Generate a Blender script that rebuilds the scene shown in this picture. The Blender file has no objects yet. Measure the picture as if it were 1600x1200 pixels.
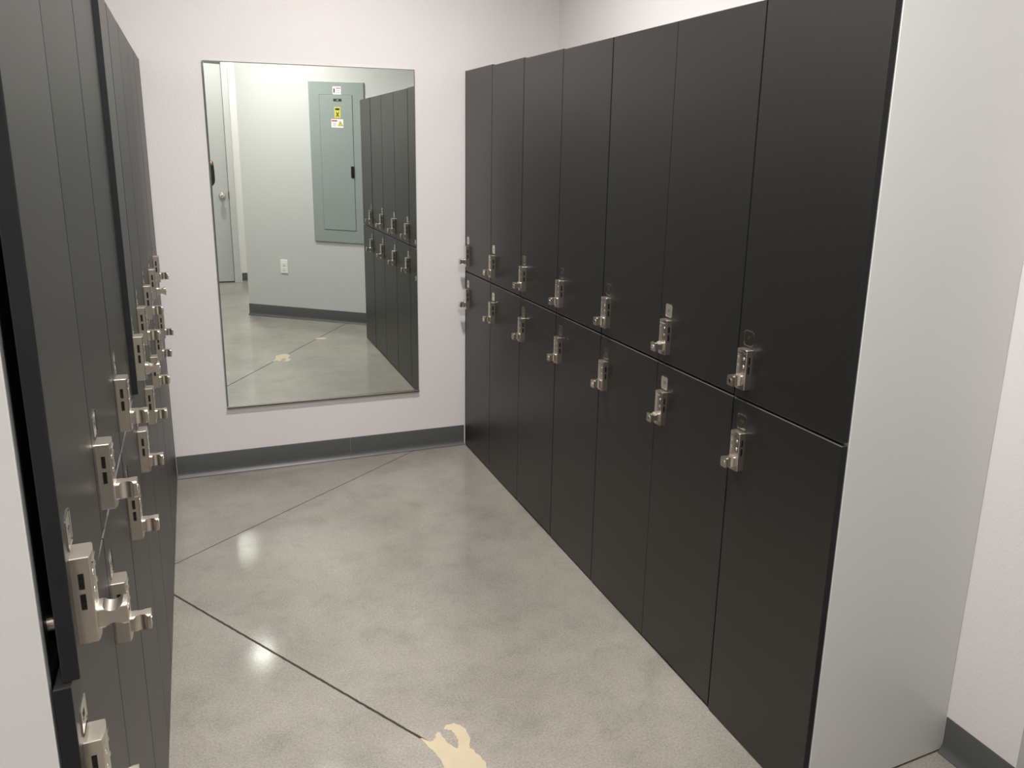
import bpy, bmesh, math, random
from mathutils import Vector, Matrix
random.seed(7)
S = bpy.context.scene
COL = S.collection

# ------------------------------------------------------------------ camera
def make_camera():
    cam = bpy.data.cameras.new('camera')
    o = bpy.data.objects.new('camera', cam)
    COL.objects.link(o)
    r = Vector((0.894547, -0.445077, 0.041141))
    u = Vector((0.071821, 0.233975, 0.969586))
    f = Vector((0.441167, 0.864385, -0.241268))
    m = Matrix(((r.x, u.x, -f.x), (r.y, u.y, -f.y), (r.z, u.z, -f.z))).to_4x4()
    m.translation = Vector((-1.2024, -3.90047, 1.49412))
    o.matrix_world = m
    cam.sensor_fit = 'HORIZONTAL'
    cam.sensor_width = 36.0
    cam.lens = 1250.586 / 1600 * 36.0
    cam.shift_x = -136.95 / 1600
    cam.shift_y = -38.72 / 1600
    cam.clip_start = 0.02
    S.camera = o
make_camera()

# ------------------------------------------------------------------ world, exposure
W = bpy.data.worlds.new('world'); S.world = W
W.use_nodes = True
W.node_tree.nodes['Background'].inputs[0].default_value = (1.0, 0.95, 0.9, 1)
W.node_tree.nodes['Background'].inputs[1].default_value = 0.02
S.view_settings.view_transform = 'Standard'
S.view_settings.look = 'None'
S.view_settings.gamma = 1.0
S.view_settings.exposure = 0.33
S.view_settings.use_curve_mapping = False

LIGHT_COLOR = (1.0, 0.965, 0.93)
LIGHT_POWER = 50.0
CEIL = 2.9
CAN_SPOTS = [(-0.62, -1.2), (-0.93, -3.02), (-0.93, -5.2)]
CAN_SHARE = [0.86, 1.0, 0.60]

# ------------------------------------------------------------------ materials
def srgb(r, g, b):
    f = lambda c: (c/255/12.92) if c/255 <= 0.04045 else ((c/255+0.055)/1.055)**2.4
    return (f(r), f(g), f(b), 1)

def mat(name, color, rough=0.5, metal=0.0, spec=0.5, bump=None, coat=0.0, coat_rough=0.1, var=0.0, var_scale=3.0, rough_var=0.0):
    m = bpy.data.materials.new(name); m.use_nodes = True
    nt = m.node_tree; b = nt.nodes['Principled BSDF']
    b.inputs['Base Color'].default_value = color if len(color) == 4 else (*color, 1)
    b.inputs['Roughness'].default_value = rough
    b.inputs['Metallic'].default_value = metal
    b.inputs['Specular IOR Level'].default_value = spec
    b.inputs['Coat Weight'].default_value = coat
    b.inputs['Coat Roughness'].default_value = coat_rough
    tc = nt.nodes.new('ShaderNodeTexCoord')
    if var > 0:
        n = nt.nodes.new('ShaderNodeTexNoise'); n.inputs['Scale'].default_value = var_scale; n.inputs['Detail'].default_value = 4
        nt.links.new(tc.outputs['Object'], n.inputs['Vector'])
        mr = nt.nodes.new('ShaderNodeMapRange'); mr.inputs['To Min'].default_value = 1-var; mr.inputs['To Max'].default_value = 1+var
        nt.links.new(n.outputs['Fac'], mr.inputs['Value'])
        hs = nt.nodes.new('ShaderNodeHueSaturation'); hs.inputs['Color'].default_value = b.inputs['Base Color'].default_value
        nt.links.new(mr.outputs[0], hs.inputs['Value']); nt.links.new(hs.outputs[0], b.inputs['Base Color'])
    if bump:
        sc, st, dist = bump
        n = nt.nodes.new('ShaderNodeTexNoise'); n.inputs['Scale'].default_value = sc; n.inputs['Detail'].default_value = 3
        nt.links.new(tc.outputs['Object'], n.inputs['Vector'])
        bp = nt.nodes.new('ShaderNodeBump'); bp.inputs['Strength'].default_value = st; bp.inputs['Distance'].default_value = dist
        nt.links.new(n.outputs['Fac'], bp.inputs['Height']); nt.links.new(bp.outputs[0], b.inputs['Normal'])
    return m

M = {}
M['wall'] = mat('wall_paint', (0.75, 0.722, 0.716), 0.55, spec=0.35, bump=(160, 0.25, 0.002))
M['wall_dimmed'] = mat('dimmed_wall_paint', (0.53, 0.53, 0.52), 0.55, spec=0.35, bump=(160, 0.25, 0.002))  # same white paint darkened; dimmer light on the angled wall put into its colour
M['ceiling'] = mat('ceiling_paint', (0.80, 0.78, 0.75), 0.8, spec=0.2)
M['base'] = mat('rubber_baseboard', (0.075, 0.078, 0.08), 0.38, spec=0.5, var=0.06, var_scale=8)
M['laminate'] = mat('black_laminate', (0.0055, 0.0055, 0.0054), 0.43, spec=0.85, bump=(900, 0.05, 0.0004), rough_var=0.03)
M['laminate'].node_tree.nodes['Principled BSDF'].inputs['Specular Tint'].default_value = (1.0, 0.96, 0.91, 1)
M['arris'] = mat('highlight_grey_arris', (0.09, 0.09, 0.092), 0.30, spec=0.9)  # grey edges, paler than the door faces to paint in the seam highlight
M['edge'] = mat('black_edge_band', (0.010, 0.0105, 0.0125), 0.5, spec=0.3)
M['carcass'] = mat('black_carcass', (0.006, 0.006, 0.006), 0.6, spec=0.3)
M['panel'] = mat('light_grey_laminate', (0.70, 0.705, 0.695), 0.35, spec=0.5, var=0.015, var_scale=2)
M['nickel'] = mat('satin_nickel', (0.68, 0.63, 0.55), 0.32, metal=1.0, bump=(700, 0.06, 0.0003))
M['nickel_face'] = mat('brushed_nickel_plate', (0.60, 0.57, 0.48), 0.17, metal=1.0)
M['chrome'] = mat('bright_chrome', (0.85, 0.83, 0.80), 0.12, metal=1.0)
M['chrome_dot'] = mat('polished_nickel_dot', (0.92, 0.90, 0.85), 0.28, metal=1.0)
M['engrave'] = mat('dark_engraving', (0.05, 0.045, 0.035), 0.5)
M['slot'] = mat('black_plastic', (0.008, 0.008, 0.008), 0.35)
M['mirror'] = mat('mirror_silver', (0.80, 0.86, 0.82), 0.0, metal=1.0)
M['mirror_edge'] = mat('mirror_glass_edge', (0.35, 0.40, 0.37), 0.08, metal=0.6)
M['alu'] = mat('brushed_aluminium', (0.75, 0.75, 0.73), 0.25, metal=1.0)
M['epanel'] = mat('grey_enamel', (0.265, 0.298, 0.288), 0.38, spec=0.5)
M['gap'] = mat('dark_gap', (0.06, 0.075, 0.07), 0.6)
M['white'] = mat('white_plastic', (0.80, 0.80, 0.76), 0.35)
M['sticker'] = mat('white_sticker', (0.82, 0.82, 0.80), 0.45)
M['yellow'] = mat('yellow_sticker', (0.64, 0.56, 0.07), 0.45)
M['red'] = mat('red_print', (0.50, 0.10, 0.08), 0.5)
M['ink'] = mat('black_print', (0.02, 0.02, 0.02), 0.5)
M['greyink'] = mat('grey_print', (0.35, 0.35, 0.36), 0.5)
M['door'] = mat('painted_door', (0.48, 0.49, 0.475), 0.4)
M['door_frame'] = mat('painted_door_frame', (0.54, 0.55, 0.535), 0.4)
M['filler'] = mat('tan_floor_filler', (0.50, 0.42, 0.29), 0.30, spec=0.5, var=0.12, var_scale=18, bump=(40, 0.2, 0.002))

def floor_material():
    m = bpy.data.materials.new('polished_concrete'); m.use_nodes = True
    nt = m.node_tree; N = nt.nodes; L = nt.links; b = N['Principled BSDF']
    tc = N.new('ShaderNodeTexCoord')
    def noise(scale, detail=5, rough=0.6, dist=0.0):
        n = N.new('ShaderNodeTexNoise'); n.inputs['Scale'].default_value = scale
        n.inputs['Detail'].default_value = detail; n.inputs['Roughness'].default_value = rough
        n.inputs['Distortion'].default_value = dist
        L.new(tc.outputs['Object'], n.inputs['Vector']); return n.outputs['Fac']
    def ramp(fac, stops):
        r = N.new('ShaderNodeValToRGB'); e = r.color_ramp.elements
        while len(e) < len(stops): e.new(0.5)
        for i, (p, c) in enumerate(stops): e[i].position = p; e[i].color = c
        L.new(fac, r.inputs[0]); return r.outputs[0]
    def mix(a, c, fac, mode='MIX'):
        x = N.new('ShaderNodeMix'); x.data_type = 'RGBA'; x.blend_type = mode
        L.new(a, x.inputs['A']); L.new(c, x.inputs['B'])
        if isinstance(fac, float): x.inputs['Factor'].default_value = fac
        else: L.new(fac, x.inputs['Factor'])
        return x.outputs['Result']
    g = lambda v: (v, v, v, 1)
    base = ramp(noise(1.5, 5, 0.55, 0.2), [(0.30, (0.205, 0.188, 0.162, 1)), (0.5, (0.255, 0.237, 0.205, 1)), (0.70, (0.305, 0.286, 0.248, 1))])
    cloud = ramp(noise(7.0, 8, 0.72, 0.3), [(0.30, g(0.74)), (0.5, g(1.0)), (0.7, g(1.10))])
    c = mix(base, cloud, 0.75, 'MULTIPLY')
    fine = ramp(noise(170, 5, 0.8), [(0.32, g(0.55)), (0.5, g(1.0)), (0.70, g(1.45))])
    c = mix(c, fine, 0.8, 'MULTIPLY')
    spk = ramp(noise(330, 2, 0.5), [(0.66, g(0.0)), (0.72, g(1.0))])
    lt = N.new('ShaderNodeRGB'); lt.outputs[0].default_value = (0.62, 0.58, 0.50, 1)
    sf = N.new('ShaderNodeMath'); sf.operation = 'MULTIPLY'; sf.inputs[1].default_value = 0.55; L.new(spk, sf.inputs[0])
    c = mix(c, lt.outputs[0], sf.outputs[0])
    dk = ramp(noise(5.2, 9, 0.8, 0.4), [(0.57, g(0.0)), (0.70, g(0.5))])
    dc = N.new('ShaderNodeRGB'); dc.outputs[0].default_value = (0.16, 0.145, 0.12, 1)
    c = mix(c, dc.outputs[0], dk)
    # saw-cut joints: distance from two straight lines on the floor
    sx = N.new('ShaderNodeSeparateXYZ'); L.new(tc.outputs['Object'], sx.inputs[0])
    def math_(op, a, bb=None, cc=None):
        n = N.new('ShaderNodeMath'); n.operation = op
        for i, v in enumerate((a, bb, cc)):
            if v is None: continue
            if isinstance(v, (int, float)): n.inputs[i].default_value = v
            else: L.new(v, n.inputs[i])
        return n.outputs[0]
    wob = math_('MULTIPLY', math_('SUBTRACT', noise(40, 3, 0.6), 0.5), 0.004)
    def line(p0, p1, halfw, soft):
        dx, dy = p1[0]-p0[0], p1[1]-p0[1]; ln = math.hypot(dx, dy); nx, ny = -dy/ln, dx/ln
        d = math_('ADD', math_('MULTIPLY', sx.outputs[0], nx), math_('MULTIPLY', sx.outputs[1], ny))
        d = math_('SUBTRACT', d, nx*p0[0]+ny*p0[1])
        d = math_('ABSOLUTE', math_('ADD', d, wob))
        r = N.new('ShaderNodeMapRange'); r.inputs['From Min'].default_value = halfw; r.inputs['From Max'].default_value = halfw+soft
        r.inputs['To Min'].default_value = 1.0; r.inputs['To Max'].default_value = 0.0
        L.new(d, r.inputs['Value']); return r.outputs[0]
    l1 = math_('MULTIPLY', line((-1.357, -0.861), (-0.338, -0.064), 0.0013, 0.0022), 0.9)
    l2 = line((-1.362, -1.075), (-0.763, -2.108), 0.0026, 0.0022)
    cut = math_('MAXIMUM', l1, l2)
    cc = N.new('ShaderNodeRGB'); cc.outputs[0].default_value = (0.035, 0.028, 0.02, 1)
    c = mix(c, cc.outputs[0], cut)
    L.new(c, b.inputs['Base Color'])
    rr = N.new('ShaderNodeMapRange'); rr.inputs['To Min'].default_value = 0.40; rr.inputs['To Max'].default_value = 0.55
    L.new(noise(5, 5, 0.7), rr.inputs['Value']); 
    ro = math_('ADD', rr.outputs[0], math_('MULTIPLY', cut, 0.5))
    L.new(ro, b.inputs['Roughness'])
    b.inputs['Specular IOR Level'].default_value = 0.5
    L.new(math_('MULTIPLY', math_('SUBTRACT', 1.0, cut), 0.62), b.inputs['Coat Weight']); L.new(math_('ADD', math_('MULTIPLY', noise(3.0, 3, 0.5), 0.10), 0.055), b.inputs['Coat Roughness'])
    hgt = math_('SUBTRACT', math_('MULTIPLY', noise(220, 3, 0.6), 0.05), math_('MULTIPLY', cut, 1.0))
    bp = N.new('ShaderNodeBump'); bp.inputs['Strength'].default_value = 0.35; bp.inputs['Distance'].default_value = 0.002
    L.new(hgt, bp.inputs['Height']); L.new(bp.outputs[0], b.inputs['Normal'])
    return m
M['floor'] = floor_material()

def emissive(name, color, strength):
    m = bpy.data.materials.new(name); m.use_nodes = True
    b = m.node_tree.nodes['Principled BSDF']
    b.inputs['Base Color'].default_value = (0.8, 0.8, 0.8, 1)
    b.inputs['Emission Color'].default_value = (*color, 1); b.inputs['Emission Strength'].default_value = strength
    return m
M['lamp'] = emissive('lamp_diffuser', LIGHT_COLOR, 12.0)
M['can'] = mat('white_lamp_trim', (0.85, 0.85, 0.83), 0.4)

# ------------------------------------------------------------------ mesh helpers
def new_bm(): return bmesh.new()

def add_box(bm, lo, hi, bevel=0.0, seg=2, mtx=None):
    geom = bmesh.ops.create_cube(bm, size=1.0)
    vs = geom['verts']
    for v in vs:
        v.co = Vector((lo[i] + (v.co[i]+0.5)*(hi[i]-lo[i]) for i in range(3)))
    if bevel > 0:
        es = list({e for v in vs for e in v.link_edges})
        r = bmesh.ops.bevel(bm, geom=es, offset=bevel, segments=seg, profile=0.5, affect='EDGES', clamp_overlap=True)
        vs = list({v for f in r['faces'] for v in f.verts} | {v for v in vs if v.is_valid})
    if mtx is not None:
        for v in vs: v.co = mtx @ v.co
    return vs

def add_cyl(bm, c, r, h, axis='Z', seg=24, r2=None, mtx=None):
    rot = {'Z': Matrix.Identity(4), 'Y': Matrix.Rotation(math.pi/2, 4, 'X'), 'X': Matrix.Rotation(math.pi/2, 4, 'Y')}[axis]
    m = Matrix.Translation(c) @ rot
    if mtx is not None: m = mtx @ m
    return bmesh.ops.create_cone(bm, cap_ends=True, segments=seg, radius1=r, radius2=r if r2 is None else r2, depth=h, matrix=m)['verts']

def mesh_from(bm, name, material, smooth=False):
    me = bpy.data.meshes.new(name)
    bmesh.ops.recalc_face_normals(bm, faces=bm.faces)
    bm.to_mesh(me); bm.free()
    mats = material if isinstance(material, (list, tuple)) else [material]
    for m_ in mats: me.materials.append(m_)
    if smooth:
        for p in me.polygons: p.use_smooth = True
        try: me.set_sharp_from_angle(angle=math.radians(35))
        except Exception: pass
    return me

def link(name, me, parent=None, mtx=None):
    o = bpy.data.objects.new(name, me); COL.objects.link(o)
    if parent is not None: o.parent = parent
    if mtx is not None: o.matrix_local = mtx
    return o

def obj(name, bm, material, parent=None, smooth=False, mtx=None):
    return link(name, mesh_from(bm, name, material, smooth), parent, mtx)

def empty(name, loc, rz=0.0, label=None, cat=None, group=None):
    o = bpy.data.objects.new(name, None); COL.objects.link(o)
    o.empty_display_size = 0.05
    o.location = loc; o.rotation_euler = (0, 0, rz)
    tag(o, label, cat, group); return o

def tag(o, label=None, cat=None, group=None, kind=None):
    if label: o['label'] = label
    if cat: o['category'] = cat
    if group: o['group'] = group
    if kind: o['kind'] = kind
    return o

def boolean(me, cutters, name, op='DIFFERENCE'):
    o = bpy.data.objects.new('tmp', me); COL.objects.link(o)
    cs = []
    for c in cutters:
        co = bpy.data.objects.new('tmpc', c); COL.objects.link(co); cs.append(co)
        md = o.modifiers.new('b', 'BOOLEAN'); md.operation = op; md.object = co; md.solver = 'EXACT'
    dg = bpy.context.evaluated_depsgraph_get(); dg.update()
    res = bpy.data.meshes.new_from_object(o.evaluated_get(dg))
    res.name = name
    for x in cs + [o]: bpy.data.objects.remove(x, do_unlink=True)
    return res

# ------------------------------------------------------------------ room
XR, XL, WALLR, WALLL = 0.0, -1.3535, 0.485, -1.86
REAR = -5.87
CORNER = Vector((0.485, -2.904, 0))          # right wall meets the angled wall
A0 = Vector((-0.806, -3.919, 0))             # free end of the angled wall
AD = (CORNER - A0).normalized()              # along the angled wall
AN = Vector((-AD.y, AD.x, 0))                # faces the aisle

def prism(name, pts, z0, z1, m, kind='structure'):
    bm = new_bm()
    lo = [bm.verts.new((x, y, z0)) for x, y in pts]; hi = [bm.verts.new((x, y, z1)) for x, y in pts]
    bm.faces.new(lo[::-1]); bm.faces.new(hi)
    n = len(pts)
    for i in range(n): bm.faces.new((lo[i], lo[(i+1) % n], hi[(i+1) % n], hi[i]))
    return tag(obj(name, bm, m), kind=kind)

prism('floor', [(-2.1, 0.25), (-2.1, -7.6), (1.2, -7.6), (1.2, 0.25)], -0.12, 0.0, M['floor'])
def ceiling():
    bm = new_bm(); add_box(bm, (-2.1, -7.6, CEIL), (1.2, 0.25, CEIL+0.1))
    me = mesh_from(bm, 'ceiling', M['ceiling'])
    cuts = []
    for x, y in CAN_SPOTS:
        b2 = new_bm(); add_cyl(b2, (x, y, CEIL+0.02), 0.1, 0.12, seg=40); cuts.append(mesh_from(b2, 'c', M['ceiling']))
    tag(link('ceiling', boolean(me, cuts, 'ceiling')), kind='structure')
ceiling()
prism('wall_back', [(-2.0, 0.0), (0.62, 0.0), (0.62, 0.12), (-2.0, 0.12)], 0, CEIL, M['wall'])
prism('wall_left', [(WALLL, 0.0), (WALLL-0.12, 0.0), (WALLL-0.12, -7.5), (WALLL, -7.5)], 0, CEIL, M['wall'])
prism('wall_right', [(WALLR, 0.0), (WALLR+0.12, 0.0), (WALLR+0.12, CORNER.y), (WALLR, CORNER.y)], 0, CEIL, M['wall'])
e = A0 - AN*0.14
c2 = CORNER - AN*0.14 
prism('wall_angled', [(A0.x, A0.y), (CORNER.x, CORNER.y), (CORNER.x+0.12, CORNER.y), (c2.x+0.12, c2.y), (e.x, e.y)], 0, CEIL, M['wall_dimmed'])
# rear corridor wall with a doorway
DX0, DX1, DZ = -1.72, -0.812, 2.36
bm = new_bm()
add_box(bm, (-2.0, REAR-0.14, 0), (DX0, REAR, CEIL)); add_box(bm, (DX1, REAR-0.14, 0), (0.9, REAR, CEIL)); add_box(bm, (DX0, REAR-0.14, DZ), (DX1, REAR, CEIL))
tag(obj('wall_rear', bm, M['wall']), kind='structure')
e2 = e + Vector((0.0, 0.0, 0))
prism('wall_corridor', [(e.x, e.y), (e.x+0.12, e.y-0.02), (0.62, REAR), (0.50, REAR)], 0, CEIL, M['wall'])

# rubber cove base: a profile swept along a straight run
def baseboard(name, p0, p1, n, h=0.106):
    p0 = Vector((*p0, 0)); p1 = Vector((*p1, 0)); n = Vector((*n, 0)).normalized()
    prof = [(0.0, 0.0005), (0.016, 0.0005), (0.0165, 0.003), (0.0125, 0.007), (0.008, 0.013), (0.0045, 0.021), (0.0035, 0.032), (0.0035, h-0.003), (0.002, h), (0.0, h)]
    bm = new_bm()
    a = [bm.verts.new(p0 + n*d + Vector((0, 0, z))) for d, z in prof]
    b = [bm.verts.new(p1 + n*d + Vector((0, 0, z))) for d, z in prof]
    k = len(prof)
    for i in range(k): bm.faces.new((a[i], a[(i+1) % k], b[(i+1) % k], b[i]))
    bm.faces.new(a); bm.faces.new(b[::-1])
    return bm
def base_obj(name, runs):
    bm = new_bm()
    for r in runs:
        t = baseboard(name, *r); me = bpy.data.meshes.new('t'); t.to_mesh(me); t.free(); bm.from_mesh(me); bpy.data.meshes.remove(me)
    tag(obj(name, bm, M['base'], smooth=True), kind='structure')
base_obj('baseboard_back', [((XL+0.002, 0), (-0.585, 0), (0, -1)), ((-0.584, 0), (XR-0.002, 0), (0, -1))])
base_obj('baseboard_right', [((WALLR, -2.703), (WALLR, CORNER.y), (-1, 0))])
base_obj('baseboard_angled', [((A0.x, A0.y), (CORNER.x, CORNER.y), (AN.x, AN.y)), ((A0.x, A0.y), (e.x, e.y), (-AD.x, -AD.y))])
base_obj('baseboard_rear', [((DX1+0.05, REAR), (0.5, REAR), (0, 1))])
base_obj('baseboard_left', [((WALLL, -3.05), (WALLL, REAR), (1, 0))])

# door at the end of the corridor, seen only in the mirror
d = empty('door_1', (0, REAR, 0)); d['kind'] = 'structure'
bm = new_bm(); add_box(bm, (DX0+0.05, -0.06, 0.012), (DX1-0.03, -0.018, DZ-0.03), 0.002); obj('door_leaf', bm, M['door'], d)
bm = new_bm()
for x0, x1 in ((DX0-0.02, DX0+0.047), (DX1-0.027, DX1+0.035)): add_box(bm, (x0, -0.10, 0), (x1, 0.015, DZ+0.03), 0.003)
add_box(bm, (DX0-0.02, -0.10, DZ-0.027), (DX1+0.035, 0.015, DZ+0.04), 0.003); obj('door_frame', bm, M['door_frame'], d)
bm = new_bm(); kx, kz = DX1-0.095, 0.955
add_cyl(bm, (kx, -0.012, kz), 0.033, 0.012, 'Y', 28); add_cyl(bm, (kx, 0.01, kz), 0.012, 0.04, 'Y', 20)
bmesh.ops.create_uvsphere(bm, u_segments=24, v_segments=16, radius=0.028, matrix=Matrix.Translation((kx, 0.042, kz)) @ Matrix.Diagonal((1, 0.75, 1, 1)))
obj('door_knob', bm, M['chrome'], d, smooth=True)
bm = new_bm(); add_box(bm, (DX1-0.033, -0.02, kz-0.04), (DX1-0.025, 0.0165, kz+0.04)); obj('strike_plate', bm, M['engrave'], d)
bm = new_bm(); add_box(bm, (DX0+0.05, -0.055, 0.0), (DX1-0.03, -0.022, 0.010)); obj('door_gap_shade', bm, M['slot'], d)  # black strip stands in for the shade in the gap under the door

# ------------------------------------------------------------------ ceiling lights
def can_light(x, y, label, share):
    t = empty('ceiling_light', (x, y, CEIL), 0, label, 'ceiling light', 'round recessed ceiling lights')
    bm = new_bm()
    n = 40
    rings = [(0.118, 0.0), (0.118, -0.006), (0.098, -0.008), (0.094, 0.0), (0.090, 0.05)]
    vs = [[bm.verts.new((r*math.cos(2*math.pi*i/n), r*math.sin(2*math.pi*i/n), z)) for i in range(n)] for r, z in rings]
    for a, b in zip(vs, vs[1:]):
        for i in range(n): bm.faces.new((a[i], a[(i+1) % n], b[(i+1) % n], b[i]))
    obj('trim_ring', bm, M['can'], t, smooth=True)
    bm = new_bm(); add_cyl(bm, (0, 0, 0.045), 0.089, 0.01, seg=40); obj('lamp_diffuser', bm, M['lamp'], t)
    l = bpy.data.lights.new('lamp_light', 'AREA'); l.shape = 'DISK'; l.size = 0.17; l.energy = LIGHT_POWER*share; l.color = LIGHT_COLOR
    l.spread = math.radians(172)
    lo = bpy.data.objects.new('lamp_light', l); COL.objects.link(lo); lo.parent = t; lo.location = (0, 0, 0.036)
labs = ['round recessed ceiling light nearest the mirror wall', 'round recessed ceiling light over the near half of the locker aisle',
        'round recessed ceiling light over the corridor by the angled wall']
for (x, y), lb, sh in zip(CAN_SPOTS, labs, CAN_SHARE): can_light(x, y, lb, sh)

# ------------------------------------------------------------------ mirror
def mirror():
    x0, x1, z0, zl, zr = -1.125, -0.24, 0.32, 1.828, 1.864
    t = empty('wall_mirror', ((x0+x1)/2, 0, z0), 0, 'large frameless wall mirror hanging on the white back wall between the locker rows', 'mirror')
    cx = (x0+x1)/2
    X0, X1 = x0-cx, x1-cx
    bm = new_bm(); b = 0.004
    zt = [zl-z0, zr-z0]
    f = [(X0, -0.010, 0), (X1, -0.010, 0), (X1, -0.010, zt[1]), (X0, -0.010, zt[0])]
    i_ = [(X0+b, -0.012, b), (X1-b, -0.012, b), (X1-b, -0.012, zt[1]-b), (X0+b, -0.012, zt[0]-b)]
    k = [(X0, -0.003, 0), (X1, -0.003, 0), (X1, -0.003, zt[1]), (X0, -0.003, zt[0])]
    vf = [bm.verts.new(p) for p in f]; vi = [bm.verts.new(p) for p in i_]; vk = [bm.verts.new(p) for p in k]
    face = bm.faces.new(vi); 
    for j in range(4):
        q = bm.faces.new((vf[j], vf[(j+1) % 4], vi[(j+1) % 4], vi[j])); q.material_index = 1
        q = bm.faces.new((vk[j], vk[(j+1) % 4], vf[(j+1) % 4], vf[j])); q.material_index = 1
    q = bm.faces.new(vk[::-1]); q.material_index = 1
    g = obj('mirror_glass', bm, [M['mirror'], M['mirror_edge']], t)
    bm = new_bm()
    add_box(bm, (X0-0.001, -0.0155, -0.004), (X1+0.001, -0.0005, -0.0005)); add_box(bm, (X0-0.001, -0.0155, -0.004), (X1+0.001, -0.0135, 0.006))
    obj('mirror_channel', bm, M['alu'], t)
mirror()

# ------------------------------------------------------------------ combination lock meshes (front faces -Y, back on y=0, centred on x=0, z=0 at its bottom)
LW, LH, LD = 0.038, 0.101, 0.018
def lock_body_mesh():
    bm = new_bm()
    # slightly crowned front, square sides
    n = 8; ring = []
    for i in range(n+1):
        t = i/n*2-1; ring.append((t*(LW/2-0.0009), -LD-0.0018*(1-t*t)))
    prof = [(-LW/2, 0.0), (-LW/2, -LD+0.0009)] + ring + [(LW/2, -LD+0.0009), (LW/2, 0.0)]
    lo = [bm.verts.new((x, y, 0)) for x, y in prof]; hi = [bm.verts.new((x, y, LH)) for x, y in prof]
    bm.faces.new(lo); bm.faces.new(hi[::-1])
    for i in range(len(prof)): bm.faces.new((lo[i], lo[(i+1) % len(prof)], hi[(i+1) % len(prof)], hi[i]))
    es = [e_ for e_ in bm.edges if abs(e_.verts[0].co.z-e_.verts[1].co.z) < 1e-6 and min(e_.verts[0].co.y, e_.verts[1].co.y) < -0.001 and len(e_.link_faces) == 2]
    bmesh.ops.bevel(bm, geom=es, offset=0.0008, segments=1, affect='EDGES')
    me = mesh_from(bm, 'lock_body', M['nickel'])
    cuts = []
    for sx in (-1, 1):
        for z in SLOT_Z:
            b2 = new_bm(); add_box(b2, (sx*LW/2-0.003, -LD*0.62, z-0.0093), (sx*LW/2+0.003, -LD*0.31, z+0.0093)); cuts.append(mesh_from(b2, 'c', M['slot']))
    return boolean(me, cuts, 'lock_body')
SLOT_Z = (0.0495, 0.0735)
LOCK_BODY = lock_body_mesh()
bm = new_bm(); add_box(bm, (-0.0009, -0.0024, -0.0088), (0.0009, 0.0024, 0.0088))
for q in range(4): add_box(bm, (-0.0014, -0.0024, -0.0072+q*0.0042), (0.0014, 0.0024, -0.0054+q*0.0042))
LOCK_DIAL = mesh_from(bm, 'dial_wheel', M['slot'])
DIAL_AT = [(sx*(LW/2-0.0018), -LD*0.465, z) for sx in (-1, 1) for z in SLOT_Z]
bm = new_bm()
bmesh.ops.create_uvsphere(bm, u_segments=16, v_segments=10, radius=0.0034, matrix=Matrix.Diagonal((1, 0.42, 1, 1)))
LOCK_DOT = mesh_from(bm, 'indicator_dot', M['chrome_dot'], True)
DOT_AT = [(sx, -LD-0.0009, z) for sx in (-0.0105, 0.0105) for z in (0.059, 0.079)]
bm = new_bm()
add_box(bm, (-0.013, -LD-0.0022, 0.0905), (0.013, -LD-0.0002, 0.0925))
LOCK_LINE = mesh_from(bm, 'stamped_line', M['chrome'])
KR, KL = 0.0130, 0.0280
def knob_mesh():
    bm = new_bm(); add_box(bm, (-0.0128, -KL, -KR), (0.0128, 0, KR))
    es = [e_ for e_ in bm.edges if abs(e_.verts[0].co.y-e_.verts[1].co.y) > 0.01]
    bmesh.ops.bevel(bm, geom=es, offset=0.0042, segments=5, profile=0.5, affect='EDGES')
    me = mesh_from(bm, 'knob', M['nickel'])
    cuts = []
    for s in (-1, 1):
        b2 = new_bm(); add_cyl(b2, (s*0.0180, -0.0142, 0), 0.0108, 0.05, 'Z', 40); cuts.append(mesh_from(b2, 'c', M['nickel']))
    me = boolean(me, cuts, 'knob')
    for p in me.polygons: p.use_smooth = True
    me.set_sharp_from_angle(angle=math.radians(28))
    return me
KNOB = knob_mesh()
bm = new_bm(); add_cyl(bm, (0, -KL-0.0003, 0), 0.0055, 0.0012, 'Y', 24); KEYRING = mesh_from(bm, 'key_cylinder', M['chrome'])
bm = new_bm(); add_box(bm, (-0.0009, -KL-0.0012, -0.0038), (0.0009, -KL-0.0006, 0.0038)); KEYSLOT = mesh_from(bm, 'keyhole', M['slot'])

def text_mesh(s, size, depth=0.0002):
    cu = bpy.data.curves.new('t', 'FONT'); cu.body = s; cu.size = size; cu.extrude = depth; cu.align_x = 'CENTER'; cu.align_y = 'CENTER'
    o = bpy.data.objects.new('t', cu); COL.objects.link(o)
    dg = bpy.context.evaluated_depsgraph_get(); dg.update()
    me = bpy.data.meshes.new_from_object(o.evaluated_get(dg)); bpy.data.objects.remove(o, do_unlink=True)
    me.transform(Matrix.Rotation(math.pi/2, 4, 'X'))
    return me

def plate_mesh(w, h):
    bm = new_bm(); add_box(bm, (-w/2, -0.0016, 0), (w/2, 0, h), 0.0)
    ve = [e_ for e_ in bm.edges if abs(e_.verts[0].co.y-e_.verts[1].co.y) > 0.001 and abs(e_.verts[0].co.x-e_.verts[1].co.x) < 1e-6]
    bmesh.ops.bevel(bm, geom=ve, offset=0.0034, segments=4, affect='EDGES')
    fr = [f_ for f_ in bm.faces if all(abs(v.co.y+0.0016) < 1e-6 for v in f_.verts)]
    bmesh.ops.inset_region(bm, faces=fr, thickness=0.0011)
    inner = [f_ for f_ in bm.faces if f_.calc_area() > w*h*0.5 and all(abs(v.co.y+0.0016) < 1e-6 for v in f_.verts)]
    for f_ in inner:
        for v in f_.verts: v.co.y += 0.0006
    for f_ in bm.faces:
        if f_ not in inner: f_.material_index = 1
    me = mesh_from(bm, 'number_plate', [M['nickel_face'], M['chrome']])
    return me
PLATE = plate_mesh(0.037, 0.0375)

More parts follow.
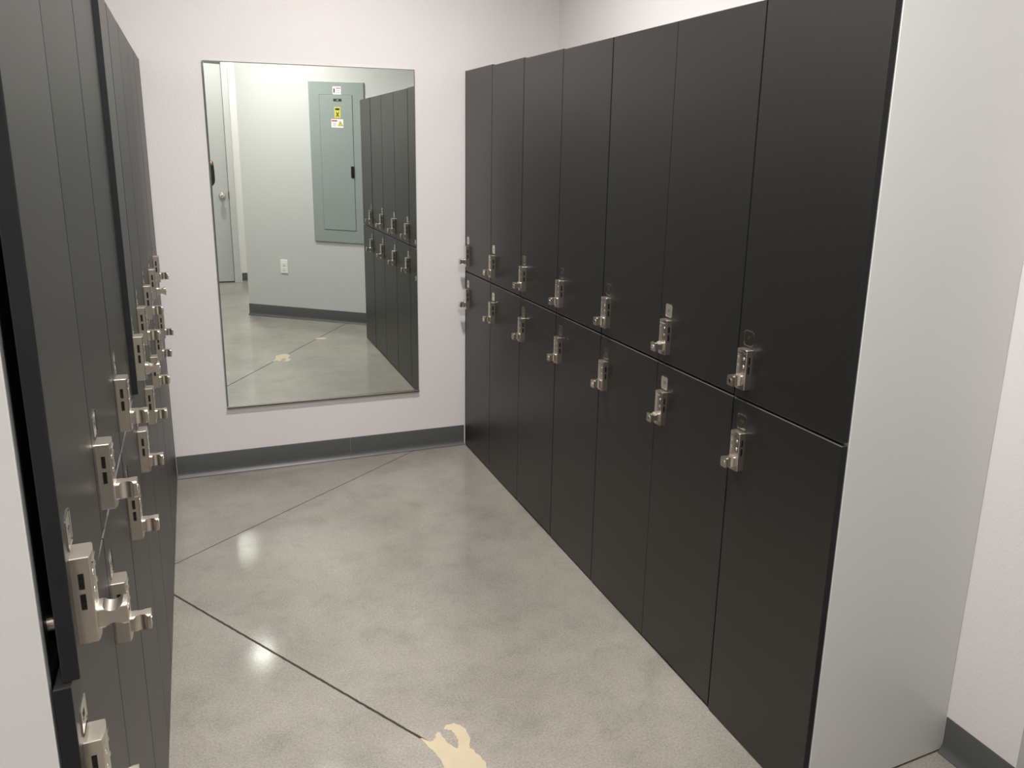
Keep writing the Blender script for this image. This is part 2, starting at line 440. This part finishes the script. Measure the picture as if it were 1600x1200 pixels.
# ------------------------------------------------------------------ lockers
DT = 0.0165                    # door thickness
def door_mesh(w, h, gl, gr, gb, gt):
    bm = new_bm(); add_box(bm, (gl, 0, gb), (w-gr, DT, h-gt), 0.0013, 2)
    bm.normal_update()
    for f_ in bm.faces:
        if abs(f_.normal.x) > 0.7 or f_.normal.y > 0.7: f_.material_index = 1
        elif abs(f_.normal.z) > 0.2: f_.material_index = 2
    return mesh_from(bm, 'door', [M['laminate'], M['edge'], M['arris']])

def carcass_mesh(w, h, depth, trim=(0.0, 0.0)):
    bm = new_bm(); y0 = DT+0.0025; t = 0.013
    outer = (0.0008+trim[0], y0, 0.001), (w-0.0008-trim[1], depth, h-0.001)
    add_box(bm, outer[0], outer[1])
    me = mesh_from(bm, 'carcass', M['carcass'])
    b2 = new_bm(); add_box(b2, (t+trim[0], y0-0.02, t), (w-t-trim[1], depth-t, h-t))
    return boolean(me, [mesh_from(b2, 'c', M['carcass'])], 'carcass')
CARC = {}
def carc(w, h, depth, trim):
    k = (round(w, 4), round(h, 4), round(depth, 4), trim)
    if k not in CARC: CARC[k] = carcass_mesh(w, h, depth, trim)
    return CARC[k]

LOCKX = 0.0445
def locker(side, k, tier, w, z0, h, depth, origin, rz, number, label, group, open_deg=0.0, knob_rot=0.0, lock_z=0.0, plate_z=0.0, gaps=(0.0015, 0.0015, 0.002, 0.0015), body_h=None, latch=False):
    t = empty('locker', (*origin, z0), rz, label, 'locker', group)
    trim = (0.0, 0.0)
    if side == 'R' and k == 7: trim = (0.0, 0.0185)
    if side == 'L' and k == 8: trim = (0.0185, 0.0)
    link('carcass', carc(w, body_h or h, depth, trim), t)
    hinge = Vector((w-0.002, 0.0, 0))
    dm = Matrix.Translation(hinge) @ Matrix.Rotation(math.radians(open_deg), 4, 'Z') @ Matrix.Translation(-hinge)
    dr = link('door', door_mesh(w, h, *gaps), t, dm)
    pl = link('number_plate', PLATE, t, dm @ Matrix.Translation((LOCKX, 0, plate_z)))
    tm = text_mesh(str(number), 0.0135); tm.materials.clear(); tm.materials.append(M['engrave'])
    n = link('number', tm, pl, Matrix.Translation((0, -0.00115, 0.019)))
    lk = link('combination_lock', LOCK_BODY, t, dm @ Matrix.Translation((LOCKX, 0, lock_z)))
    
    for q in DIAL_AT: link('dial_wheel', LOCK_DIAL, lk, Matrix.Translation(q))
    for q in DOT_AT: link('indicator_dot', LOCK_DOT, lk, Matrix.Translation(q))
    link('stamped_line', LOCK_LINE, lk)
    kb_m = Matrix.Translation((-0.001, -LD-0.0008, 0.0235)) @ Matrix.Rotation(math.radians(knob_rot), 4, 'Y')
    link('knob', KNOB, lk, kb_m); link('key_cylinder', KEYRING, lk, kb_m); link('keyhole', KEYSLOT, lk, kb_m)
    if latch:
        bm = new_bm(); add_cyl(bm, (LOCKX, DT+0.011, lock_z+0.023), 0.009, 0.022, 'Y', 24); add_box(bm, (LOCKX-0.022, DT+0.016, lock_z+0.013), (LOCKX+0.01, DT+0.0205, lock_z+0.033), 0.001)
        obj('latch_cam', bm, M['nickel'], t, smooth=False, mtx=dm)
    return t

ORD = ['', 'nearest the mirror wall', 'second from the mirror wall', 'third from the mirror wall', 'fourth from the mirror wall', 'fifth from the mirror wall', 'sixth from the mirror wall', 'seventh from the mirror wall', 'eighth from the mirror wall']
# right row: origin of each locker is its end nearer the mirror, local x runs toward the camera
R7X = 0.013       # the last column is a little wider
RW, RY0, SEAM_R, TOP_R = 0.38, -0.0268, 0.926, 1.866
knobs_r_up = [90, 0, 90, 0, 0, 90, 0]; knobs_r_lo = [0, 0, 0, 0, 0, 90, 0]
for i in range(7):
    k = i+1
    y = RY0 - RW*i
    x0w = 0.0
    top = TOP_R + (0.012, 0.007, 0.003, 0, 0, 0, 0)[i]
    gl = (0.0015, 0.0042, 0.0036, 0.0036, 0.0040, 0.0012, 0.0055)[i]
    gr = 0.0012
    last = ', at the open end beside the grey end panel' if k == 7 else ''
    where = ORD[k] if k < 7 else 'beside the grey end panel'
    locker('R', k, 'u', RW+(R7X if k == 7 else 0), SEAM_R, top-SEAM_R, WALLR-0.002, (XR, y), -math.pi/2, k,
           f'upper black locker in the right row, {where}', 'upper lockers of the right row', open_deg=(0.05, 0.1, 0.0, 0.12, 0.0, 0.08, 0.25)[i],
           knob_rot=knobs_r_up[i], lock_z=0.031, plate_z=0.139, gaps=(gl, gr, 0.003, 0.001), body_h=TOP_R-SEAM_R)
    locker('R', k, 'l', RW+(R7X if k == 7 else 0), 0.002, SEAM_R-0.002, WALLR-0.002, (XR, y), -math.pi/2, k+7,
           f'lower black locker in the right row, {where}', 'lower lockers of the right row', open_deg=(0.0, 0.1, 0.12, 0.0, 0.08, 0.1, 0.15)[i],
           knob_rot=knobs_r_lo[i], lock_z=0.741, plate_z=0.8475, gaps=(gl*0.7, gr, (0.006, 0.004, 0.009, 0.006, 0.005, 0.009, 0.002)[i], 0.004))
# left row: origin is the end nearer the camera, local x runs toward the mirror
LW8, LY0, SEAM_L, TOP_L = 0.3685, -0.057, 0.936, 1.811
knobs_l_up = [0, 90, 0, 0, 90, 0, 0, 90]; knobs_l_lo = [0]*8
for i in range(8):
    k = i+1
    y = LY0 - LW8*(i+1)
    where = ORD[k] if k < 8 else 'beside the white end panel'
    od = {5: 1.75, 8: 1.45}.get(k, (0.06, 0.0, 0.04, 0.1, 0, 0.05, 0.0, 0)[i])
    if k == 5: where += ', door slightly ajar'
    if k == 8: where += ', door ajar'
    locker('L', k, 'u', LW8, SEAM_L, TOP_L-SEAM_L, abs(WALLL-XL)-0.002, (XL, y), math.pi/2, k+14,
           f'upper black locker in the left row, {where}', 'upper lockers of the left row', open_deg=od, knob_rot=knobs_l_up[i],
           lock_z=0.029, plate_z=0.137, gaps=(0.0012, 0.0012, 0.003, 0.001), latch=(k in (5, 8)))
    where = ORD[k] if k < 8 else 'beside the white end panel'
    locker('L', k, 'l', LW8, 0.002, SEAM_L-0.002, abs(WALLL-XL)-0.002, (XL, y), math.pi/2, k+22,
           f'lower black locker in the left row, {where}', 'lower lockers of the left row', open_deg=0.0 if k == 8 else (0.0, 0.05, 0.0, 0.04, 0.0, 0.06, 0.02)[i], knob_rot=knobs_l_lo[i],
           lock_z=0.741, plate_z=0.8475, gaps=(0.0012, 0.0012, 0.004, 0.004))

def strip(name, lo, hi, m, label, cat, bevel=0.001):
    cx, cy = (lo[0]+hi[0])/2, (lo[1]+hi[1])/2
    bm = new_bm(); add_box(bm, (lo[0]-cx, lo[1]-cy, 0), (hi[0]-cx, hi[1]-cy, hi[2]-lo[2]), bevel)
    o = obj(name, bm, m); o.location = (cx, cy, lo[2]); return tag(o, label, cat)
RYE = RY0 - 7*RW - R7X; LYE = LY0 - 8*LW8
strip('end_panel', (XR+DT+0.003, RYE, 0.006), (WALLR-0.001, RYE+0.018, 1.868), M['panel'], 'tall light grey end panel closing the right locker row', 'panel')
strip('end_panel', (WALLL+0.002, LYE, 0.006), (XL-DT-0.003, LYE+0.018, 1.811), M['panel'], 'tall white end panel closing the left locker row at the left edge', 'panel')
strip('filler_strip', (XR, RY0+0.001, 0.006), (XR+0.018, -0.0185, 1.878), M['edge'], 'thin black filler strip between the right locker row and the mirror wall', 'filler strip', 0.0)
strip('filler_strip', (XL-0.018, LY0+0.001, 0.006), (XL, -0.0185, 1.811), M['edge'], 'thin black filler strip between the left locker row and the mirror wall', 'filler strip', 0.0)

# ------------------------------------------------------------------ electrical panel on the angled wall (seen in the mirror)
AROT = math.atan2(-AN.x, AN.y)   # local +Y... local frame: x along wall to the left when facing it
def on_wall(s): return A0 + AD*s
def wall_frame(s, z):
    # local -Y points out of the wall, local X so that X x ... right-handed, Z up; viewed from the room X runs left to right
    P = on_wall(s) + Vector((0, 0, z))
    X = -AD; Y = -AN
    m = Matrix(((X.x, Y.x, 0), (X.y, Y.y, 0), (X.z, Y.z, 1))).to_4x4(); m.translation = P
    return m
def breaker_panel():
    s0, s1, z0, z1 = 0.687, 1.185, 0.712, 2.03
    t = empty('electrical_panel', (0, 0, 0), 0, 'tall grey electrical breaker panel mounted on the angled wall, seen in the mirror', 'electrical panel')
    t.matrix_world = Matrix.Translation(AN*0.0006) @ wall_frame((s0+s1)/2, z0)
    w, h = s1-s0, z1-z0
    bm = new_bm(); add_box(bm, (-w/2, -0.012, 0), (w/2, 0.0, h), 0.0015); obj('cover', bm, M['epanel'], t)
    bm = new_bm(); dw, d0, d1 = 0.296, 0.107, 1.214; ox = 0.002
    # dark gap line around the door
    for lo, hi in (((ox-dw/2-0.003, d0-0.003), (ox-dw/2, d1+0.003)), ((ox+dw/2, d0-0.003), (ox+dw/2+0.003, d1+0.003)), ((ox-dw/2, d0-0.003), (ox+dw/2, d0)), ((ox-dw/2, d1), (ox+dw/2, d1+0.003))):
        add_box(bm, (lo[0], -0.0128, lo[1]), (hi[0], -0.0118, hi[1]))
    obj('door_gap', bm, M['gap'], t)
    bm = new_bm(); add_box(bm, (ox-dw/2, -0.0155, d0), (ox+dw/2, -0.012, d1), 0.001); dr = obj('door', bm, M['epanel'], t)
    # viewed from the room local x runs left to right, s grows to the left
    X = lambda s: ((s0+s1)/2 - s)
    F = -0.0155
    def sticker(name, s, z, w_, h_, m, f=F):
        b = new_bm(); add_box(b, (X(s)-w_/2, f-0.0006, z-z0-h_/2), (X(s)+w_/2, f, z-z0+h_/2)); return obj(name, b, m, t)
    def mark(p, lo, hi, m, f=F, name='print'):
        cx_ = mark.cx; lo, hi = (2*cx_-hi[0], lo[1]), (2*cx_-lo[0], hi[1])
        b = new_bm(); add_box(b, (lo[0], f-0.0010, lo[1]), (hi[0], f-0.0006, hi[1])); return obj(name, b, m, p)
    def tri(p, cx, cz, s_, m, f, name='warning_triangle'):
        b = new_bm(); v = [b.verts.new((cx+a*s_, f, cz+c*s_)) for a, c in ((-0.55, -0.45), (0.55, -0.45), (0, 0.5))]; w2 = [b.verts.new((q.co.x, f-0.0004, q.co.z)) for q in v]
        b.faces.new(v); b.faces.new(w2[::-1])
        for i in range(3): b.faces.new((v[i], v[(i+1) % 3], w2[(i+1) % 3], w2[i]))
        return obj(name, b, m, p)
    bm = new_bm(); kx, kz = X(1.070), 1.309-z0
    add_box(bm, (kx-0.014, F-0.006, kz-0.048), (kx+0.014, F, kz+0.048), 0.003); lt = obj('door_latch', bm, M['slot'], t)
    bm = new_bm(); add_cyl(bm, (kx, F-0.0075, kz-0.028), 0.008, 0.003, 'Y', 20); obj('key_cylinder', bm, M['chrome'], lt)
    # white sticker over the door
    s = sticker('label_sticker', 0.947, 1.962, 0.074, 0.062, M['sticker'], -0.012); cx, cz = X(0.947), 1.962-z0; mark.cx = cx
    mark(s, (cx-0.030, cz-0.018), (cx-0.018, cz+0.016), M['ink'], -0.012); mark(s, (cx-0.006, cz+0.014), (cx+0.034, cz+0.022), M['red'], -0.012)
    mark(s, (cx+0.002, cz-0.004), (cx+0.024, cz+0.002), M['greyink'], -0.012); mark(s, (cx-0.006, cz-0.020), (cx+0.034, cz-0.015), M['greyink'], -0.012)
    s = sticker('name_plate', 0.952, 1.886, 0.075, 0.021, M['ink']); cx, cz = X(0.952), 1.886-z0; mark.cx = cx
    mark(s, (cx-0.009, cz-0.004), (cx+0.009, cz+0.004), M['greyink'])
    s = sticker('yellow_label', 0.949, 1.788, 0.056, 0.088, M['yellow']); cx, cz = X(0.949), 1.788-z0; mark.cx = cx
    mark(s, (cx-0.020, cz+0.018), (cx+0.020, cz+0.034), M['ink']).active_material = M['ink']
    b = new_bm()
    for ang in (35, -35):
        add_box(b, (-0.004, F-0.0010, -0.022), (0.004, F-0.0006, 0.022), mtx=Matrix.Translation((cx, 0, cz-0.016)) @ Matrix.Rotation(math.radians(ang), 4, 'Y'))
    obj('pictogram', b, M['engrave'], s)
    s = sticker('warning_label', 0.944, 1.700, 0.108, 0.068, M['sticker']); cx, cz = X(0.944), 1.700-z0; mark.cx = cx
    mark(s, (cx-0.050, cz+0.014), (cx-0.004, cz+0.027), M['red']); mark(s, (cx-0.012, cz+0.015), (cx-0.002, cz+0.026), M['ink'])
    for q in range(4): mark(s, (cx-0.040, cz-0.024+q*0.008), (cx-0.006, cz-0.021+q*0.008), M['greyink'])
    tri(s, cx-0.028, cz, 0.046, M['ink'], F-0.0007); tri(s, cx-0.028, cz-0.001, 0.039, M['yellow'], F-0.0012)
    b = new_bm(); add_box(b, (cx-0.030, F-0.0020, cz-0.010), (cx-0.026, F-0.0016, cz+0.008)); obj('pictogram', b, M['ink'], s)
breaker_panel()

def outlet():
    t = empty('wall_outlet', (0, 0, 0), 0, 'white duplex wall outlet low on the angled wall, seen in the mirror', 'outlet')
    t.matrix_world = wall_frame(0.373, 0.406)
    bm = new_bm(); add_box(bm, (-0.035, -0.006, 0), (0.035, 0.0, 0.12), 0.002); obj('cover_plate', bm, M['white'], t)
    for z in (0.038, 0.081):
        bm = new_bm(); add_box(bm, (-0.0165, -0.0085, z-0.0145), (0.0165, -0.005, z+0.0145), 0.003); r = obj('receptacle', bm, M['white'], t)
        bm = new_bm()
        for x in (-0.0065, 0.0065): add_box(bm, (x-0.0012, -0.0090, z-0.004), (x+0.0012, -0.0084, z+0.006))
        add_cyl(bm, (0, -0.0087, z-0.009), 0.0024, 0.0006, 'Y', 12); obj('slots', bm, M['greyink'], r)
    bm = new_bm(); add_cyl(bm, (0, -0.0065, 0.06), 0.003, 0.002, 'Y', 16); obj('screw', bm, M['alu'], t)
outlet()

# ------------------------------------------------------------------ tan filler spilled over the floor joint
def smooth_loop(pts, n=6, jit=0.0022):
    out = []; m_ = len(pts)
    for i in range(m_):
        p0, p1, p2, p3 = [Vector(pts[(i+j) % m_]) for j in (-1, 0, 1, 2)]
        for q in range(n):
            t = q/n
            v = 0.5*((2*p1) + (-p0+p2)*t + (2*p0-5*p1+4*p2-p3)*t*t + (-p0+3*p1-3*p2+p3)*t**3)
            out.append((v.x+random.uniform(-jit, jit), v.y+random.uniform(-jit, jit)))
    return out
def patch(name, loops, label, cat):
    bm = new_bm(); es = []
    cx = sum(p[0] for p in loops[0])/len(loops[0]); cy = sum(p[1] for p in loops[0])/len(loops[0])
    for lp in loops:
        vs = [bm.verts.new((x-cx, y-cy, 0.0008)) for x, y in smooth_loop(lp)]
        for i in range(len(vs)): es.append(bm.edges.new((vs[i], vs[(i+1) % len(vs)])))
    bmesh.ops.triangle_fill(bm, edges=es, use_beauty=True)
    fs = list(bm.faces)
    ext = bmesh.ops.extrude_face_region(bm, geom=fs)
    for v in [g_ for g_ in ext['geom'] if isinstance(g_, bmesh.types.BMVert)]: v.co.z = -0.0002
    o = obj(name, bm, M['filler']); o.location = (cx, cy, 0.0003); return tag(o, label, cat)
patch('floor_patch', [[(-0.768, -2.104), (-0.742, -2.128), (-0.728, -2.110), (-0.716, -2.100), (-0.712, -2.128), (-0.700, -2.165), (-0.690, -2.180), (-0.682, -2.168), (-0.680, -2.140),
      (-0.684, -2.112), (-0.700, -2.098), (-0.692, -2.084), (-0.668, -2.086), (-0.652, -2.110), (-0.648, -2.150), (-0.658, -2.188), (-0.650, -2.215), (-0.640, -2.26), (-0.655, -2.31), (-0.70, -2.30), (-0.735, -2.262), (-0.740, -2.20), (-0.750, -2.162)]],
      'tan filler patch smeared over the floor joint at the bottom of the picture', 'floor patch')
patch('floor_patch', [[(-0.395, -2.765), (-0.355, -2.735), (-0.315, -2.75), (-0.315, -2.785), (-0.36, -2.80)]], 'small pale filler spot on the floor joint near the angled wall, seen in the mirror', 'floor patch')

# ------------------------------------------------------------------ the person taking the picture (a sliver of the right hand and sleeve shows at the mirror's edge)
def skin_mesh(name, pts, edges, material, root=0, sub=2, smooth=True):
    bm = new_bm(); sk = bm.verts.layers.skin.new()
    vs = []
    for i, (co, r) in enumerate(pts):
        v = bm.verts.new(co); v[sk].radius = (r, r) if isinstance(r, (int, float)) else r; v[sk].use_root = (i == root); vs.append(v)
    for a, b in edges: bm.edges.new((vs[a], vs[b]))
    me = bpy.data.meshes.new(name); bm.to_mesh(me); bm.free()
    o = bpy.data.objects.new('tmp', me); COL.objects.link(o)
    md = o.modifiers.new('s', 'SKIN'); md.use_smooth_shade = True; md.branch_smoothing = 0.6
    m2 = o.modifiers.new('u', 'SUBSURF'); m2.levels = sub; m2.render_levels = sub
    dg = bpy.context.evaluated_depsgraph_get(); dg.update()
    res = bpy.data.meshes.new_from_object(o.evaluated_get(dg)); res.name = name
    bpy.data.objects.remove(o, do_unlink=True)
    res.materials.clear(); res.materials.append(material)
    for p in res.polygons: p.use_smooth = smooth
    return res

M['skin'] = mat('skin', (0.55, 0.33, 0.25), 0.5, var=0.05, var_scale=30)
M['sleeve'] = mat('dark_brown_knit', (0.045, 0.032, 0.028), 0.8, bump=(400, 0.3, 0.001))
M['trousers'] = mat('dark_trousers', (0.03, 0.034, 0.045), 0.85, bump=(500, 0.2, 0.001))
M['shoe'] = mat('black_shoe', (0.02, 0.02, 0.02), 0.45)
M['hair'] = mat('dark_hair', (0.03, 0.02, 0.014), 0.55, bump=(300, 0.5, 0.002))
M['lips'] = mat('lips', (0.45, 0.20, 0.17), 0.45)
M['eye'] = mat('eye_white', (0.8, 0.79, 0.76), 0.2)
M['phone'] = mat('black_phone', (0.015, 0.015, 0.017), 0.25)

def photographer():
    base = Vector((-1.33, -4.33, 0))
    rz = -0.4719                                   # faces along the camera's heading
    t = empty('person', base, rz, 'person in dark brown sweater with a phone, at the left edge of the mirror', 'person')
    inv = (Matrix.Translation(base) @ Matrix.Rotation(rz, 4, 'Z')).inverted()
    W2 = lambda x, y, z: tuple(inv @ Vector((x, y, z)))
    # local frame: +Y ahead, +X to the person's right
    rw = W2(-1.052, -3.972, 1.355); re = W2(-1.055, -4.155, 1.150)
    lw = W2(-1.262, -3.965, 1.395); le = W2(-1.475, -4.075, 1.150)
    P = [((0, 0, 0.97), 0.135), ((0, 0.005, 1.08), (0.135, 0.10)), ((0, 0.0, 1.22), (0.145, 0.105)), ((0, -0.01, 1.37), (0.13, 0.09)), ((0, -0.005, 1.46), 0.055), ((0, 0.015, 1.52), 0.050), ((0, 0.035, 1.60), (0.074, 0.088)), ((0, 0.025, 1.725), (0.066, 0.080)),
         ((0.165, -0.005, 1.395), 0.055), (((0.165+re[0])/2, (re[1]-0.005)/2, (1.395+re[2])/2), 0.045), (re, 0.040), (((re[0]+rw[0])/2, (re[1]+rw[1])/2, (re[2]+rw[2])/2), 0.036), (rw, 0.026),
         ((-0.165, -0.005, 1.395), 0.055), (((-0.165+le[0])/2, (le[1]-0.005)/2, (1.395+le[2])/2), 0.045), (le, 0.040), (((le[0]+lw[0])/2, (le[1]+lw[1])/2, (le[2]+lw[2])/2), 0.036), (lw, 0.026),
         ((0.09, 0, 0.88), 0.090), ((0.10, 0.015, 0.50), 0.056), ((0.10, -0.02, 0.30), 0.052), ((0.105, -0.02, 0.09), 0.036), ((0.11, 0.10, 0.035), 0.030),
         ((-0.09, 0, 0.88), 0.090), ((-0.10, 0.015, 0.50), 0.056), ((-0.10, -0.02, 0.30), 0.052), ((-0.105, -0.02, 0.09), 0.036), ((-0.11, 0.10, 0.035), 0.030)]
    E_ = [(0, 1), (1, 2), (2, 3), (3, 4), (4, 5), (5, 6), (6, 7), (3, 8), (8, 9), (9, 10), (10, 11), (11, 12), (3, 13), (13, 14), (14, 15), (15, 16), (16, 17), (0, 18), (18, 19), (19, 20), (20, 21), (21, 22), (0, 23), (23, 24), (24, 25), (25, 26), (26, 27)]
    body = skin_mesh('body', P, E_, M['skin'])
    link('body', body, t)
    def lerp(a, b, f): return tuple(a[j]+(b[j]-a[j])*f for j in range(3))
    def garment(name, keep, off, material):          # cloth that follows the body's own surface
        bm = new_bm(); bm.from_mesh(body); bm.normal_update()
        bmesh.ops.delete(bm, geom=[v for v in bm.verts if not keep(v.co)], context='VERTS')
        nrm = {v: v.normal.copy() for v in bm.verts}
        rim = [e_ for e_ in bm.edges if len(e_.link_faces) == 1]
        ex = bmesh.ops.extrude_edge_only(bm, edges=rim)
        new = {g_ for g_ in ex['geom'] if isinstance(g_, bmesh.types.BMVert)}
        for v in bm.verts:
            if v not in new: v.co += nrm[v]*off
        return link(name, mesh_keep(bm, name, material), t)
    def mesh_keep(bm, name, material):
        me = bpy.data.meshes.new(name); bm.to_mesh(me); bm.free(); me.materials.append(material)
        for p in me.polygons: p.use_smooth = True
        return me
    RW_, LW_ = Vector(rw), Vector(lw)
    garment('sweater', lambda c_: 0.93 < c_.z < 1.475 and not (c_.z > 1.44 and abs(c_.x) < 0.045) and (c_-RW_).length > 0.038 and (c_-LW_).length > 0.038, 0.011, M['sleeve'])
    garment('trousers', lambda c_: 0.085 < c_.z < 1.01 and abs(c_.x) < 0.22 and c_.y < 0.14 and (c_.z < 0.97 or c_.y < 0.14), 0.009, M['trousers'])
    garment('hair', lambda c_: c_.z > 1.575 and abs(c_.x) < 0.12 and (c_.y < 0.03 or c_.z > 1.685), 0.014, M['hair'])
    for sx in (-1, 1):
        link('shoe', skin_mesh('shoe', [((sx*0.105, -0.055, 0.045), 0.042), ((sx*0.107, 0.03, 0.045), (0.043, 0.045)), ((sx*0.112, 0.12, 0.034), (0.046, 0.034)), ((sx*0.114, 0.18, 0.028), (0.036, 0.026))], [(0, 1), (1, 2), (2, 3)], M['shoe']), t)
    for sx in (-1, 1):
        bm = new_bm(); bmesh.ops.create_uvsphere(bm, u_segments=16, v_segments=10, radius=0.012, matrix=Matrix.Translation((sx*0.031, 0.1035, 1.63))); ey = obj('eye', bm, M['eye'], t, smooth=True)
        bm = new_bm(); bmesh.ops.create_uvsphere(bm, u_segments=12, v_segments=8, radius=0.0055, matrix=Matrix.Translation((sx*0.031, 0.1115, 1.629))); obj('iris', bm, M['hair'], ey, smooth=True)
        bm = new_bm(); bmesh.ops.create_uvsphere(bm, u_segments=14, v_segments=10, radius=0.03, matrix=Matrix.Translation((sx*0.078, 0.02, 1.615)) @ Matrix.Diagonal((0.3, 0.6, 1.0, 1))); obj('ear', bm, M['skin'], t, smooth=True)
    link('nose', skin_mesh('nose', [((0, 0.112, 1.635), 0.008), ((0, 0.128, 1.605), 0.011), ((0, 0.128, 1.595), 0.012)], [(0, 1), (1, 2)], M['skin']), t)
    link('mouth', skin_mesh('mouth', [((-0.022, 0.110, 1.562), 0.004), ((0, 0.119, 1.562), 0.007), ((0.022, 0.110, 1.562), 0.004)], [(0, 1), (1, 2)], M['lips'], root=1), t)
    # hands: palm plus five fingers closed on the phone's two ends
    r = Vector((0.894547, -0.445077, 0.041141)); u = Vector((0.071821, 0.233975, 0.969586)); f = Vector((0.441167, 0.864385, -0.241268))
    c = Vector((-1.2024, -3.90047, 1.49412)) - f*0.016 + r*0.058 - u*0.022      # phone centre
    def Wp(a, b, d): return W2(*(c + r*a + u*b + f*d))
    for sx, wr, nm in ((1, rw, 'right hand'), (-1, lw, 'left hand')):
        end = 0.074*sx
        pts = [(wr, 0.024), (lerp(wr, Wp(end+sx*0.020, -0.050, -0.012), 0.5), (0.030, 0.020)), (Wp(end+sx*0.018, -0.040, -0.010), (0.034, 0.017)), (Wp(end+sx*0.020, -0.012, -0.006), (0.030, 0.014))]
        ed = [(0, 1), (1, 2), (2, 3)]
        for q, (b0, L1) in enumerate(((0.026, 0.026), (0.006, 0.029), (-0.014, 0.027), (-0.032, 0.021))):
            k = len(pts)
            pts += [(Wp(end+sx*0.016, b0, 0.006), 0.0088), (Wp(end+sx*0.006, b0+0.002, 0.021), 0.0082), (Wp(end-sx*(L1*0.55), b0+0.004, 0.020), 0.0075)]
            ed += [(3 if q < 2 else 2, k), (k, k+1), (k+1, k+2)]
            if sx == -1 and q < 2: pts[k+2] = (Wp(end-sx*0.004, b0+0.004, 0.019), 0.0075)
        k = len(pts)
        pts += [(Wp(end+sx*0.004, -0.048, -0.020), 0.0105), (Wp(end-sx*0.010, -0.034, -0.018), 0.0095), (Wp(end-sx*0.022, -0.018, -0.015), 0.0088)]
        ed += [(2, k), (k, k+1), (k+1, k+2)]
        h = link('hand', skin_mesh('hand', pts, ed, M['skin']), t); h['label'] = nm
    # phone, held by the person
    m = Matrix(((r.x, u.x, -f.x), (r.y, u.y, -f.y), (r.z, u.z, -f.z))).to_4x4(); m.translation = c
    ph = bpy.data.objects.new('smartphone', None); COL.objects.link(ph); ph.matrix_world = m
    tag(ph, 'black smartphone held up in both hands by the person', 'phone')
    bm = new_bm(); add_box(bm, (-0.073, -0.0355, -0.004), (0.073, 0.0355, 0.004), 0.002, 2); obj('phone_case', bm, M['phone'], ph)
    bm = new_bm(); add_box(bm, (-0.070, -0.0325, 0.0041), (0.070, 0.0325, 0.0044)); obj('screen', bm, M['slot'], ph)
    bm = new_bm()
    add_box(bm, (-0.070, 0.008, -0.0060), (-0.044, 0.033, -0.0039), 0.001); obj('camera_bump', bm, M['phone'], ph)
photographer()
